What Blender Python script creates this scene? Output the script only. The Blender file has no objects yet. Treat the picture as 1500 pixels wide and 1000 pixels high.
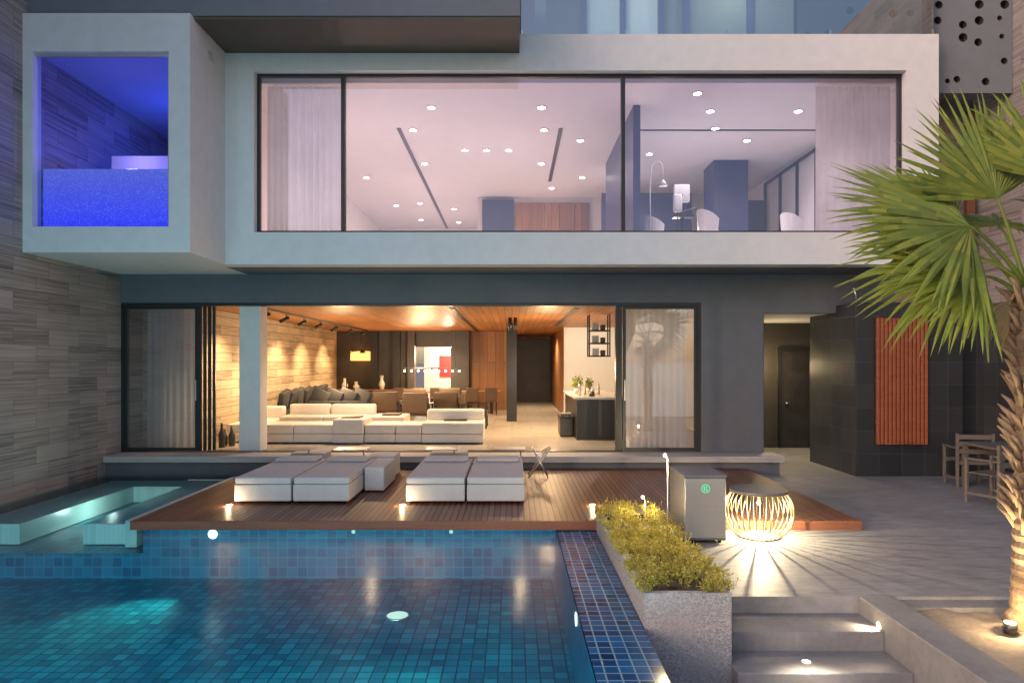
import bpy, bmesh, math, random
from mathutils import Vector, Matrix
from mathutils import noise as mn
random.seed(7)
R=math.radians
SC=bpy.context.scene
COL=SC.collection

# ------------------------------------------------------------------ builder
class B:
    def __init__(s):
        s.bm=bmesh.new(); s.mats=[]
    def mi(s,m):
        if m not in s.mats: s.mats.append(m)
        return s.mats.index(m)
    def face(s,pts,m,smooth=False):
        vs=[s.bm.verts.new(p) for p in pts]
        f=s.bm.faces.new(vs); f.material_index=s.mi(m); f.smooth=smooth
        return f
    def box(s,x0,x1,y0,y1,z0,z1,m,bev=0,seg=2,M=None,smooth=False):
        t=bmesh.new()
        bmesh.ops.create_cube(t,size=1)
        for v in t.verts:
            v.co=Vector(((x0+x1)/2+v.co.x*(x1-x0),(y0+y1)/2+v.co.y*(y1-y0),(z0+z1)/2+v.co.z*(z1-z0)))
        if bev>0:
            bmesh.ops.bevel(t,geom=list(t.edges),offset=bev,segments=seg,affect='EDGES',profile=0.5)
        if M is not None: bmesh.ops.transform(t,matrix=M,verts=t.verts)
        i=s.mi(m); mp={}
        for v in t.verts: mp[v]=s.bm.verts.new(v.co)
        for f in t.faces:
            nf=s.bm.faces.new([mp[v] for v in f.verts]); nf.material_index=i; nf.smooth=smooth
        t.free()
    def tube(s,pts,rs,m,n=8,smooth=True,caps=True):
        pts=[Vector(p) for p in pts]
        if not isinstance(rs,(list,tuple)): rs=[rs]*len(pts)
        rings=[]; i=s.mi(m); a=None
        for k,p in enumerate(pts):
            d=(pts[min(k+1,len(pts)-1)]-pts[max(k-1,0)]).normalized()
            if a is None: a=d.orthogonal().normalized()
            a=(a-d*a.dot(d))
            if a.length<1e-5: a=d.orthogonal()
            a.normalize(); b=d.cross(a)
            rings.append([s.bm.verts.new(p+(a*math.cos(2*math.pi*j/n)+b*math.sin(2*math.pi*j/n))*rs[k]) for j in range(n)])
        for k in range(len(rings)-1):
            for j in range(n):
                f=s.bm.faces.new([rings[k][j],rings[k][(j+1)%n],rings[k+1][(j+1)%n],rings[k+1][j]])
                f.material_index=i; f.smooth=smooth
        if caps:
            for r,rev in ((rings[0],True),(rings[-1],False)):
                f=s.bm.faces.new(list(reversed(r)) if rev else r); f.material_index=i
    def disc(s,c,r,m,axis='Z',n=24,flip=False):
        pts=[]
        for j in range(n):
            a=2*math.pi*j/n
            u,v=math.cos(a)*r,math.sin(a)*r
            pts.append({'Z':(c[0]+u,c[1]+v,c[2]),'Y':(c[0]+u,c[1],c[2]+v),'X':(c[0],c[1]+u,c[2]+v)}[axis])
        if flip: pts.reverse()
        s.face(pts,m)
    def ball(s,c,r,m,sz=1,n=12):
        t=bmesh.new(); bmesh.ops.create_uvsphere(t,u_segments=n,v_segments=max(6,n//2+2),radius=r)
        mp={}
        for v in t.verts: mp[v]=s.bm.verts.new((v.co.x+c[0],v.co.y+c[1],v.co.z*sz+c[2]))
        for f in t.faces:
            nf=s.bm.faces.new([mp[v] for v in f.verts]); nf.material_index=s.mi(m); nf.smooth=True
        t.free()
    def done(s,name,parent=None,origin=None):
        me=bpy.data.meshes.new(name)
        if origin is not None:
            o=Vector(origin)
            for v in s.bm.verts: v.co-=o
        s.bm.to_mesh(me); s.bm.free()
        for m in s.mats: me.materials.append(m)
        ob=bpy.data.objects.new(name,me); COL.objects.link(ob)
        if origin is not None: ob.location=origin
        if parent: ob.parent=parent
        return ob

def empty(name):
    e=bpy.data.objects.new(name,None); COL.objects.link(e); e.empty_display_size=.3; return e

# ------------------------------------------------------------------ materials
def nm(name):
    m=bpy.data.materials.new(name); m.use_nodes=True
    nt=m.node_tree; nt.nodes.clear()
    out=nt.nodes.new('ShaderNodeOutputMaterial')
    return m,nt,out
def c4(c): return (c[0],c[1],c[2],1)
def N(nt,t,**k):
    n=nt.nodes.new(t)
    for a,b in k.items(): setattr(n,a,b)
    return n
def coords(nt,axes='XYZ',scale=(1,1,1)):
    tc=N(nt,'ShaderNodeTexCoord'); sp=N(nt,'ShaderNodeSeparateXYZ'); cb=N(nt,'ShaderNodeCombineXYZ')
    nt.links.new(tc.outputs['Object'],sp.inputs[0])
    for i,a in enumerate(axes): 
        if a in 'XYZ': nt.links.new(sp.outputs[a],cb.inputs[i])
    mp=N(nt,'ShaderNodeMapping'); mp.inputs['Scale'].default_value=scale
    nt.links.new(cb.outputs[0],mp.inputs[0])
    return mp.outputs[0]
def mixc(nt,fac,a,b,mode='MIX'):
    n=N(nt,'ShaderNodeMix',data_type='RGBA',blend_type=mode)
    for s,v in ((0,fac),(6,a),(7,b)):
        if hasattr(v,'is_output'): nt.links.new(v,n.inputs[s])
        else: n.inputs[s].default_value=v if s==0 else c4(v)
    return n.outputs[2]
def noise(nt,vec,scale,detail=4,rough=.55):
    n=N(nt,'ShaderNodeTexNoise'); n.inputs['Scale'].default_value=scale; n.inputs['Detail'].default_value=detail; n.inputs['Roughness'].default_value=rough
    nt.links.new(vec,n.inputs['Vector']); return n.outputs['Fac']
def ramp(nt,fac,a,b):
    n=N(nt,'ShaderNodeMapRange'); n.inputs[1].default_value=a; n.inputs[2].default_value=b
    nt.links.new(fac,n.inputs[0]); return n.outputs[0]
def bump(nt,h,st,dist=.01):
    n=N(nt,'ShaderNodeBump'); n.inputs['Strength'].default_value=st; n.inputs['Distance'].default_value=dist
    nt.links.new(h,n.inputs['Height']); return n.outputs[0]
def bsdf(nt,out,col,rough,metal=0,normal=None,spec=.5,sheen=0):
    p=N(nt,'ShaderNodeBsdfPrincipled')
    if hasattr(col,'is_output'): nt.links.new(col,p.inputs['Base Color'])
    else: p.inputs['Base Color'].default_value=c4(col)
    if hasattr(rough,'is_output'): nt.links.new(rough,p.inputs['Roughness'])
    else: p.inputs['Roughness'].default_value=rough
    p.inputs['Metallic'].default_value=metal
    p.inputs['Specular IOR Level'].default_value=spec
    if normal is not None: nt.links.new(normal,p.inputs['Normal'])
    nt.links.new(p.outputs[0],out.inputs[0]); return p
def simple(name,col,rough=.6,metal=0,var=.12,sc=3,bs=.1,bsc=60,spec=.5,stretch=(1,1,1)):
    m,nt,out=nm(name)
    v=coords(nt,'XYZ',stretch)
    a=noise(nt,v,sc); b=noise(nt,v,sc*9,3)
    f=ramp(nt,a,.3,.7)
    lo=[c*(1-var) for c in col]; hi=[min(1,c*(1+var)) for c in col]
    c=mixc(nt,f,lo,hi)
    c=mixc(nt,.35,c,mixc(nt,ramp(nt,b,.3,.7),[x*.85 for x in lo],hi))
    nrm=bump(nt,noise(nt,v,bsc,3),bs,.004)
    bsdf(nt,out,c,rough,metal,nrm,spec); return m
def bricks(name,axes,w,h,ca,cb_,mortar,ms=.004,offset=.5,rough=.5,vein=None,veinamt=0,vs=(1,1,1),bs=.3,spec=.5,smooth=0,bias=0,patch=0,patchsc=.4):
    m,nt,out=nm(name)
    v=coords(nt,axes)
    br=N(nt,'ShaderNodeTexBrick'); br.offset=offset; br.squash=1
    nt.links.new(v,br.inputs['Vector'])
    br.inputs['Scale'].default_value=1; br.inputs['Brick Width'].default_value=w; br.inputs['Row Height'].default_value=h
    br.inputs['Mortar Size'].default_value=ms; br.inputs['Mortar Smooth'].default_value=smooth; br.inputs['Bias'].default_value=bias
    br.inputs['Color1'].default_value=c4(ca); br.inputs['Color2'].default_value=c4(cb_); br.inputs['Mortar'].default_value=c4(mortar)
    c=br.outputs['Color']
    if vein is not None:
        vv=coords(nt,axes,vs)
        ad=N(nt,'ShaderNodeVectorMath',operation='MULTIPLY_ADD'); nt.links.new(br.outputs['Color'],ad.inputs[0]); ad.inputs[1].default_value=(37,53,19); nt.links.new(vv,ad.inputs[2])
        n1=noise(nt,ad.outputs[0],1,8,.65)
        c2=mixc(nt,ramp(nt,n1,.38,.64),c,vein)
        c=mixc(nt,veinamt,c,c2)
        c=mixc(nt,br.outputs['Fac'],c,mortar)
    if patch:
        n3=noise(nt,v,patchsc,4)
        c=mixc(nt,patch,c,mixc(nt,ramp(nt,n3,.3,.7),(.35,.35,.35),(1.0,1.0,1.0)),'MULTIPLY')
    inv=N(nt,'ShaderNodeMath',operation='SUBTRACT'); inv.inputs[0].default_value=1; nt.links.new(br.outputs['Fac'],inv.inputs[1])
    nrm=bump(nt,inv.outputs[0],bs,.004)
    bsdf(nt,out,c,rough,0,nrm,spec); return m
def emit(name,col,st):
    m,nt,out=nm(name)
    e=N(nt,'ShaderNodeEmission'); e.inputs[0].default_value=c4(col); e.inputs[1].default_value=st
    nt.links.new(e.outputs[0],out.inputs[0])
    m.cycles.emission_sampling='NONE'; return m
def glass(name,tint=(.95,.97,1),ior=1.5,boost=0.0,rough=0,gc=(1,1,1)):
    m,nt,out=nm(name)
    f=N(nt,'ShaderNodeFresnel'); f.inputs[0].default_value=ior
    a=N(nt,'ShaderNodeMath',operation='ADD'); a.use_clamp=True; nt.links.new(f.outputs[0],a.inputs[0]); a.inputs[1].default_value=boost
    t=N(nt,'ShaderNodeBsdfTransparent'); t.inputs[0].default_value=c4(tint)
    g=N(nt,'ShaderNodeBsdfGlossy'); g.inputs['Roughness'].default_value=rough; g.inputs[0].default_value=c4(gc)
    mx=N(nt,'ShaderNodeMixShader'); nt.links.new(a.outputs[0],mx.inputs[0]); nt.links.new(t.outputs[0],mx.inputs[1]); nt.links.new(g.outputs[0],mx.inputs[2])
    nt.links.new(mx.outputs[0],out.inputs[0]); return m
def cloth(name,col,transl=.4,transp=0.0):
    m,nt,out=nm(name)
    v=coords(nt); c=mixc(nt,ramp(nt,noise(nt,v,2.5),.3,.7),[x*.9 for x in col],col)
    d=N(nt,'ShaderNodeBsdfDiffuse'); nt.links.new(c,d.inputs[0])
    t=N(nt,'ShaderNodeBsdfTranslucent'); nt.links.new(c,t.inputs[0])
    mx=N(nt,'ShaderNodeMixShader'); mx.inputs[0].default_value=transl
    nt.links.new(d.outputs[0],mx.inputs[1]); nt.links.new(t.outputs[0],mx.inputs[2]); last=mx
    if transp>0:
        tp=N(nt,'ShaderNodeBsdfTransparent'); m2=N(nt,'ShaderNodeMixShader'); m2.inputs[0].default_value=transp
        nt.links.new(mx.outputs[0],m2.inputs[1]); nt.links.new(tp.outputs[0],m2.inputs[2]); last=m2
    nt.links.new(last.outputs[0],out.inputs[0]); return m
def leafmat(name,ca,cb_,cc):
    m,nt,out=nm(name)
    g=N(nt,'ShaderNodeNewGeometry'); v=coords(nt)
    c=mixc(nt,g.outputs['Random Per Island'],ca,cb_)
    c=mixc(nt,ramp(nt,noise(nt,v,5,2),.4,.7),c,cc)
    d=N(nt,'ShaderNodeBsdfPrincipled'); nt.links.new(c,d.inputs['Base Color']); d.inputs['Roughness'].default_value=.5
    t=N(nt,'ShaderNodeBsdfTranslucent'); nt.links.new(c,t.inputs[0])
    mx=N(nt,'ShaderNodeMixShader'); mx.inputs[0].default_value=.4
    nt.links.new(d.outputs[0],mx.inputs[1]); nt.links.new(t.outputs[0],mx.inputs[2]); nt.links.new(mx.outputs[0],out.inputs[0]); return m

M_white=simple('white_render',(.67,.65,.635),.75,var=.035,sc=.6,bs=.15,bsc=90)
M_whitein=simple('white_plaster',(.74,.72,.72),.8,var=.03)
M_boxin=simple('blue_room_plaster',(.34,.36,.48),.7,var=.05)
M_grey=simple('grey_render',(.12,.127,.142),.8,var=.1,sc=.5,bs=.2,bsc=80)
M_fascia=simple('fascia_grey',(.16,.17,.185),.7,var=.08,sc=.5)
M_soffit=simple('soffit_brown',(.085,.068,.052),.6,var=.1)
TS=dict(ms=.003,offset=.37,rough=.55,vein=(.44,.385,.365),veinamt=.85,vs=(.6,30,1),patch=.35,bs=.15)
M_trav_yz=bricks('travertine_side','YZX',.80,.27,(.34,.285,.265),(.105,.085,.082),(.10,.085,.085),**TS)
M_trav_xz=bricks('travertine_front','XZY',.80,.27,(.34,.275,.245),(.12,.095,.088),(.09,.075,.07),**TS)
M_travin=bricks('travertine_living','YZX',1.0,.2,(.52,.40,.27),(.18,.13,.09),(.07,.055,.04),.005,.4,.6,(.62,.5,.36),.65,(1.2,26,1),bs=1)
M_ledge=simple('ledge_stone',(.42,.39,.37),.6,var=.2,sc=2,stretch=(.4,1,6))
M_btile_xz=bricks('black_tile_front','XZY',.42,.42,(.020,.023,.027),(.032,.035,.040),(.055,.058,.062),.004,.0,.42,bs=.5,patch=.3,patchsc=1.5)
M_btile_yz=bricks('black_tile_side_lit','YZX',.42,.42,(.040,.043,.047),(.060,.064,.070),(.09,.094,.10),.004,.0,.42,bs=.5,patch=.3,patchsc=1.5)  # same black tile, brighter copy: light on side faces put into its colour
M_pt=dict()
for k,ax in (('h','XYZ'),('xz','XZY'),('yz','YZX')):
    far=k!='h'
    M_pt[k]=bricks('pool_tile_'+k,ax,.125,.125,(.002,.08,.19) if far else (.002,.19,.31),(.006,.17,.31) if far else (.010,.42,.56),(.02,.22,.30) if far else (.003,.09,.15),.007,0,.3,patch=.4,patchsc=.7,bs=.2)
M_rim=bricks('rim_mosaic','XYZ',.105,.105,(.003,.025,.10),(.012,.12,.31),(.20,.36,.43),.006,0,.12,bs=.6)
M_rimyz=bricks('rim_mosaic_side','YZX',.105,.105,(.003,.025,.10),(.012,.12,.31),(.20,.36,.43),.006,0,.12,bs=.6)
M_spa=bricks('spa_mosaic','XYZ',.06,.06,(.46,.60,.57),(.58,.70,.66),(.42,.55,.52),.003,0,.3)
M_deck=bricks('deck_boards','YXZ',3.1,.078,(.33,.135,.078),(.17,.068,.044),(.008,.006,.005),.008,.41,.42,(.12,.05,.032),.5,(1.2,30,1),bs=1,patch=.3,patchsc=.8)
M_deckf=simple('deck_edge',(.24,.09,.047),.5,var=.25,sc=3,stretch=(.5,1,9))
m,nt,out=nm('patio_concrete'); v=coords(nt); vs_=coords(nt,'XYZ',(1,3.5,1))
c=mixc(nt,ramp(nt,noise(nt,v,.9,5),.32,.68),(.165,.163,.170),(.31,.305,.305))
c=mixc(nt,.5,c,mixc(nt,ramp(nt,noise(nt,vs_,3.5,6,.7),.35,.65),(.14,.14,.148),(.33,.325,.325)))
bsdf(nt,out,c,.55,0,bump(nt,noise(nt,vs_,9,6,.7),.35,.01)); M_patio=m
M_step=simple('step_concrete',(.225,.215,.21),.75,var=.2,sc=2,bs=.4,bsc=40)
M_sand=simple('sand',(.30,.24,.18),.95,var=.3,sc=3,bs=1,bsc=30)
M_lfloor=bricks('stone_floor','XYZ',1.0,.5,(.52,.47,.40),(.45,.40,.33),(.25,.22,.18),.004,.5,.25,(.38,.33,.27),.4,(3,3,1),bs=.1)
M_wceil=bricks('timber_ceiling','YXZ',4,.16,(.50,.22,.065),(.33,.13,.04),(.06,.025,.01),.006,.37,.45,(.24,.09,.028),.6,(.8,14,1),bs=.6)
M_wwall=bricks('timber_wall','ZXY',4,.3,(.40,.19,.075),(.26,.12,.05),(.05,.02,.01),.005,.37,.45,(.18,.08,.033),.6,(.8,14,1),bs=.4)
M_slat=simple('cedar_slats',(.29,.08,.034),.5,var=.3,sc=4,stretch=(1,1,8))
M_black=simple('black_metal',(.018,.018,.02),.35,var=.1,bs=.02)
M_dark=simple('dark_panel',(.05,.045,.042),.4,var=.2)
M_navy=simple('navy_panel',(.035,.05,.13),.35,var=.15)
M_door=simple('dark_door',(.03,.028,.03),.35,var=.5,sc=2)
M_glass=glass('window_glass',(.88,.86,.93),1.5,.07,0,(.92,.86,1))
M_glassb=glass('box_glass',(.80,.84,.97),1.5,.03,0,(.6,.7,1))
M_glass2=glass('door_glass',(.66,.68,.70),1.6,.20,0,(.94,.95,1))
M_teal=glass('balustrade_glass',(.50,.78,.82),1.5,.22)
M_curt=cloth('sheer_curtain',(.74,.73,.76),.4,.10)
M_curt2=cloth('lined_curtain',(.80,.79,.80),.5,.0)
M_fab=simple('lounger_fabric',(.58,.55,.535),.9,var=.06,sc=6,bs=.35,bsc=220)
M_sofa=simple('sofa_fabric',(.72,.67,.60),.9,var=.05,sc=6,bs=.3,bsc=150)
M_cush=simple('dark_cushion',(.04,.042,.05),.9,var=.2)
M_leather=simple('brown_leather',(.11,.07,.045),.5,var=.2)
M_steel=simple('brushed_steel',(.38,.38,.385),.38,.75,var=.05,bs=.1,stretch=(1,1,20))
M_silver=simple('silver_frame',(.7,.7,.7),.3,.9,var=.05)
M_brass=simple('brass_wire',(.38,.30,.18),.35,.9,var=.05)
M_lead=simple('box_side',(.17,.17,.175),.45,.4,var=.08)
M_teak=simple('weathered_teak',(.13,.11,.095),.8,var=.25,sc=6,stretch=(1,1,6))
M_trunk=simple('palm_bark',(.17,.12,.075),.95,var=.5,sc=9,bs=1,bsc=40,stretch=(1,1,3))
M_fibre=simple('palm_boots',(.24,.165,.10),.95,var=.4,sc=12,bs=.8,bsc=60)
M_palm=leafmat('palm_leaf',(.10,.16,.03),(.33,.36,.06),(.20,.28,.05))
M_palmdry=leafmat('palm_leaf_dry',(.33,.25,.11),(.42,.32,.16),(.28,.22,.10))
M_shrub=leafmat('shrub_leaf',(.20,.20,.035),(.60,.48,.10),(.38,.34,.06))
M_stem=simple('stem',(.10,.09,.03),.8)
M_soil=simple('soil',(.05,.04,.03),.95)
M_red=simple('red_canvas',(.55,.03,.03),.6,var=.4,sc=2)
M_counter=simple('counter_stone',(.55,.52,.48),.25,var=.15)
M_wovenw=simple('white_plastic',(.8,.8,.8),.4)
M_copper=simple('corten_strip',(.16,.06,.03),.7,var=.3)
m,nt,out=nm('terrazzo'); v=coords(nt)
vo=N(nt,'ShaderNodeTexVoronoi'); vo.inputs['Scale'].default_value=95; nt.links.new(v,vo.inputs['Vector'])
sp=N(nt,'ShaderNodeSeparateColor'); nt.links.new(vo.outputs['Color'],sp.inputs[0])
c=mixc(nt,ramp(nt,sp.outputs[0],.1,.9),(.15,.145,.15),(.48,.46,.45))
c=mixc(nt,ramp(nt,noise(nt,v,2.5),.3,.8),c,(.28,.27,.27))
bsdf(nt,out,c,.7,0,bump(nt,vo.outputs['Distance'],.35,.004)); M_terr=m
def watermat(name,tint,bsc,bst,rough=.02,stretch=(1,1,1),gl=.9):
    m,nt,out=nm(name); v=coords(nt,'XYZ',stretch)
    h=noise(nt,v,bsc,2,.4); b=bump(nt,h,bst,.05)
    f=N(nt,'ShaderNodeFresnel'); f.inputs[0].default_value=1.33; nt.links.new(b,f.inputs['Normal'])
    t=N(nt,'ShaderNodeBsdfTransparent'); t.inputs[0].default_value=c4(tint)
    g=N(nt,'ShaderNodeBsdfGlossy'); g.inputs['Roughness'].default_value=rough; g.inputs[0].default_value=(gl,gl,gl,1); nt.links.new(b,g.inputs['Normal'])
    mx=N(nt,'ShaderNodeMixShader'); nt.links.new(f.outputs[0],mx.inputs[0]); nt.links.new(t.outputs[0],mx.inputs[1]); nt.links.new(g.outputs[0],mx.inputs[2])
    nt.links.new(mx.outputs[0],out.inputs[0]); return m
M_water=watermat('pool_water',(.68,.95,1.0),1.6,.12,.15,gl=.7)
m,nt,out=nm('sea_water'); v=coords(nt,'XYZ',(.15,.5,1)); bsdf(nt,out,(.03,.07,.10),.12,0,bump(nt,noise(nt,v,1.5,5),.6,.3)); M_sea=m
m,nt,out=nm('tub_blue_glow'); v=coords(nt)
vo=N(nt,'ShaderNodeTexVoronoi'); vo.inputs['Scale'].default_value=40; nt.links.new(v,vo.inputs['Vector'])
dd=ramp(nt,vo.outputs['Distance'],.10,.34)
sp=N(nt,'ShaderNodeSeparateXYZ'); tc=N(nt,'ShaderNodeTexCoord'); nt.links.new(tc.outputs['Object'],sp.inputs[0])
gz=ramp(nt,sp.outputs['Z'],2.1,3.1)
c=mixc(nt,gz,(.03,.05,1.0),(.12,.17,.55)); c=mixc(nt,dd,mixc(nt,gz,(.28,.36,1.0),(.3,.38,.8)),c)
p=bsdf(nt,out,(.03,.03,.3),.15); nt.links.new(c,p.inputs['Emission Color']); p.inputs['Emission Strength'].default_value=.85; M_tub=m  # blue lighting of the tub painted as emission, graded by height

E_down=emit('downlight_glow',(1,.88,.74),30)
E_warm=emit('warm_lamp',(1,.74,.42),30)
E_pool=emit('pool_lamp',(1,.93,.72),5)
E_drain=emit('pool_drain_lamp',(.75,.95,.80),1.1)
E_green=emit('green_display',(.05,1,.45),1.3)
E_orange=emit('orange_shade',(1,.42,.1),3)
E_cool=emit('cool_lamp',(.9,.95,1),12)

def light(name,typ,loc,e,col=(1,.78,.5),rad=.04,target=None,size=120,blend=.8,parent=None):
    l=bpy.data.lights.new(name,typ); l.energy=e; l.color=col; l.shadow_soft_size=rad
    if typ=='SPOT': l.spot_size=R(size); l.spot_blend=blend
    o=bpy.data.objects.new(name,l); COL.objects.link(o); o.location=loc
    if typ=='SPOT':
        d=(Vector(target)-Vector(loc)).normalized(); o.rotation_euler=d.to_track_quat('-Z','Y').to_euler()
    if parent: o.parent=parent
    return o

# ================================================================== VILLA
villa=empty('modern_villa')
FL=-1.75; PT=-2.09; YF=13.25
b=B()
b.box(-7.62,4.88,YF,YF+.3,1.15,1.70,M_grey)
b.box(3.67,4.88,YF,YF+.3,PT,1.15,M_grey)
b.box(4.88,7.44,YF,YF+.3,.95,1.70,M_grey)
b.box(7.44,8.95,YF,YF+.3,.95,6.5,M_trav_xz)
b.done('ground_floor_walls',villa)
b=B()
b.box(-7.6,4.8,YF+.3,30.5,1.12,1.5,M_wceil)
b.done('living_room_ceiling',villa)
b=B()
b.box(-7.6,4.85,YF,30.5,FL-.3,FL,M_lfloor); b.done('living_room_floor',villa)
b=B()
b.box(-7.6,-6.4,14.05,24.9,FL,1.115,M_travin); b.done('stone_feature_wall',villa)
b=B()
b.box(-6.6,-3.55,24.9,25.1,FL,1.115,M_dark)
for x in (-5.1,-4.3): b.box(x,x+.25,24.6,24.9,FL,1.11,M_black)
b.box(-3.75,-3.5,24.5,24.9,FL,1.11,M_dark)
b.box(-3.5,-2.2,24.9,25.1,.55,1.115,M_dark)
b.box(-2.2,-1.55,24.5,25.1,FL,1.115,M_dark)
b.box(-1.55,.12,24.9,25.1,FL,1.115,M_wwall)
b.box(.02,.12,25.1,30,FL,1.115,M_wwall)
b.box(.12,3,30,30.2,FL,1.115,M_wwall)
b.box(.22,1.9,29.9,30,FL,.98,M_door)
b.box(-3.6,-1.5,28,28.2,FL,1.1,M_whitein)
b.box(1.68,4.8,22,22.2,FL,1.115,M_whitein)
b.box(1.68,1.8,22.2,30,FL,1.115,M_wwall)
b.box(4.65,4.8,YF+.3,22,FL,1.115,M_whitein)
b.done('living_room_walls',villa)
b=B()
b.box(-.16,.14,20.1,20.4,FL,1.11,M_black); b.done('dark_column',villa)
b=B()
b.box(-5.34,-4.93,13.36,13.75,FL,1.12,M_white,.008,1); b.done('white_column',villa)
b=B()
b.box(-7.6,5.07,12.68,YF-.002,-1.87,FL-.003,M_ledge,.008,1)
b.box(-7.6,5.0,12.76,YF,PT-.1,-1.87,M_grey)
b.done('stone_ledge',villa)
# --- sliding doors
b=B()
def frame(b,x0,x1,z0,z1,y0,y1,w,m):
    b.box(x0,x0+w,y0,y1,z0,z1,m); b.box(x1-w,x1,y0,y1,z0,z1,m)
    b.box(x0+w,x1-w,y0,y1,z0,z0+w,m); b.box(x0+w,x1-w,y0,y1,z1-w,z1,m)
b.box(-7.62,3.67,YF+.02,YF+.25,1.09,1.15,M_black)
b.box(-7.62,3.67,YF+.05,YF+.25,FL,FL+.012,M_black)
b.box(3.61,3.67,YF+.02,YF+.25,FL,1.09,M_black)
b.box(-7.62,-7.56,YF+.02,YF+.25,FL,1.09,M_black)
frame(b,-7.56,-6.12,FL+.02,1.09,YF+.06,YF+.10,.06,M_black)
for k in range(4):
    y=YF+.06+.05*k
    b.box(-6.12+.07*k+.005,-6.06+.07*k,y,y+.04,FL+.02,1.09,M_black)
frame(b,2.16,3.61,FL+.02,1.09,YF+.06,YF+.10,.06,M_black)
b.box(2.03,2.15,YF+.08,YF+.24,FL+.02,1.09,M_black)
b.box(2.19,2.205,YF+.03,YF+.05,-.75,-.35,M_silver); b.box(-6.165,-6.15,YF+.03,YF+.05,-.75,-.35,M_silver)
b.done('sliding_door_frames',villa)
b=B()
for x0,x1 in ((-7.5,-6.18),(2.22,3.55)):
    b.face([(x0,YF+.08,FL+.08),(x1,YF+.08,FL+.08),(x1,YF+.08,1.03),(x0,YF+.08,1.03)],M_glass2)
b.done('sliding_door_glass',villa)
def curtain(name,x0,x1,y,z0,z1,m,amp=.04,per=.13):
    b=B(); n=int((x1-x0)/.02); rows=6; i=b.mi(m); g=[]
    for k in range(n+1):
        x=x0+(x1-x0)*k/n; col=[]
        for r in range(rows+1):
            t=r/rows
            a=amp*(.7+.3*math.sin(x*5+t*2))
            col.append(b.bm.verts.new((x,y+a*math.sin(x*2*math.pi/per+math.sin(x*9)*.8)*(1-.25*t),z0+(z1-z0)*t)))
        g.append(col)
    for k in range(n):
        for r in range(rows):
            f=b.bm.faces.new([g[k][r],g[k+1][r],g[k+1][r+1],g[k][r+1]]); f.material_index=i; f.smooth=True
    return b.done(name,villa)
curtain('living_curtain',-7.3,-6.3,YF+.45,FL+.02,1.1,M_curt)
curtain('living_curtain_right',2.22,3.50,YF+.45,FL+.02,1.1,M_curt2,.03)
b=B()
b.box(-1.30,-1.20,14.2,27,1.105,1.118,M_black)
b.box(1.30,1.40,14.2,21,1.105,1.118,M_black)
b.box(-5.08,-5.04,14,24,1.07,1.118,M_black)
for y in (14.1,15.3,16.6,18.,19.6,21.4,23.2):
    b.tube([(-5.06,y,1.08),(-5.06,y,.98)],.012,M_black,6)
    b.tube([(-5.0,y,1.0),(-5.2,y,.9)],.04,M_black,10)
for y in (17,18.2,19.4): 
    for x in (-.05,.08): b.tube([(x,y,1.1),(x,y-.02,.86)],.045,M_black,10)
b.done('track_spotlights',villa)
for y in (14.7,16.4,18.4,20.6,23):
    light('wall_washer','SPOT',(-5.22,y,.88),340,(1,.68,.34),.03,(-6.5,y+.2,-.9),85,.8,villa)
for x,y in ((-3.2,15.5),(.2,15.5),(-3.4,19.5),(1.0,18.5),(-2.0,22.5),(1.0,25.5)):
    light('living_downlight','SPOT',(x,y,1.09),460,(1,.75,.46),.08,(x,y,-2),150,.7,villa)
light('back_room_glow','POINT',(-2.4,26.6,.3),260,(1,.8,.55),.1,parent=villa)  # bare point in the room behind the opening, no lamp modelled
for p in ((-4.4,17.6,-.35),(.9,17.2,-.2),(-2.6,20.8,-.3),(-3.2,23.2,-.3)):
    light('living_point_glow','POINT',p,135,(1,.64,.32),.12,parent=villa)  # bare warm points in the living room, no lamps modelled
light('kitchen_glow','SPOT',(2.3,19.5,1.05),200,(1,.82,.55),.05,(2.4,21.8,-.5),110,.8,villa)
light('curtain_fill_glow','SPOT',(2.9,16.2,.9),150,(1,.88,.80),.06,(2.9,13.7,-.4),80,.8,villa)  # fill spot added behind the curtain to make it paler

# --- upper volume
b=B()
X0,X1=-5.15,7.44; VY=11.9
b.box(X0,-4.5,VY,12.25,2.26,5.08,M_white)
b.box(6.88,X1,VY,12.25,2.26,5.08,M_white)
b.box(X0,X1,VY,12.25,1.70,2.26,M_white)
b.box(X0,X1,VY,12.25,5.08,5.71,M_white)
b.box(X0,X1,12.25,26.2,1.705,2.2,M_grey)
b.box(X0,X1,12.25,26.2,5.35,5.70,M_fascia)
b.box(7.25,X1,12.25,26,2.2,5.35,M_white)
b.done('upper_floor_volume',villa)
b=B()
b.box(-5.0,7.24,12.25,26,5.0,5.08,M_whitein)
b.box(-5.0,7.24,12.26,26,2.2,2.24,M_whitein)
b.box(-5.1,-4.98,12.26,26,2.24,5.0,M_whitein)
b.box(-5.0,-1.05,25.6,25.8,2.24,5.0,M_whitein)
b.box(-1.05,7.2,20.8,21,2.24,5.0,M_whitein)
b.box(-1.05,-.9,21,25.6,2.24,5.0,M_whitein)
b.box(7.0,7.2,12.3,20.8,2.24,5.0,M_whitein)
b.done('upper_room_shell',villa)
b=B()
b.box(-2.47,-2.38,14.6,25.5,4.985,4.998,M_black)
b.box(1.0,1.09,14.6,18.9,4.985,4.998,M_black)
b.box(2.6,6.7,14.7,14.76,4.985,4.998,M_black)
b.done('ceiling_slots',villa)
b=B()
b.box(2.36,2.50,13.3,17.2,2.24,4.99,M_navy)
b.box(5.0,5.85,16.9,17.8,2.24,4.99,M_navy)
b.box(2.5,5.0,19.0,19.1,2.24,4.7,M_navy)
b.box(5.85,6.9,18.6,18.7,2.24,4.4,M_navy)
b.box(-.9,0.05,20.6,20.75,2.24,4.9,M_navy)
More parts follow.
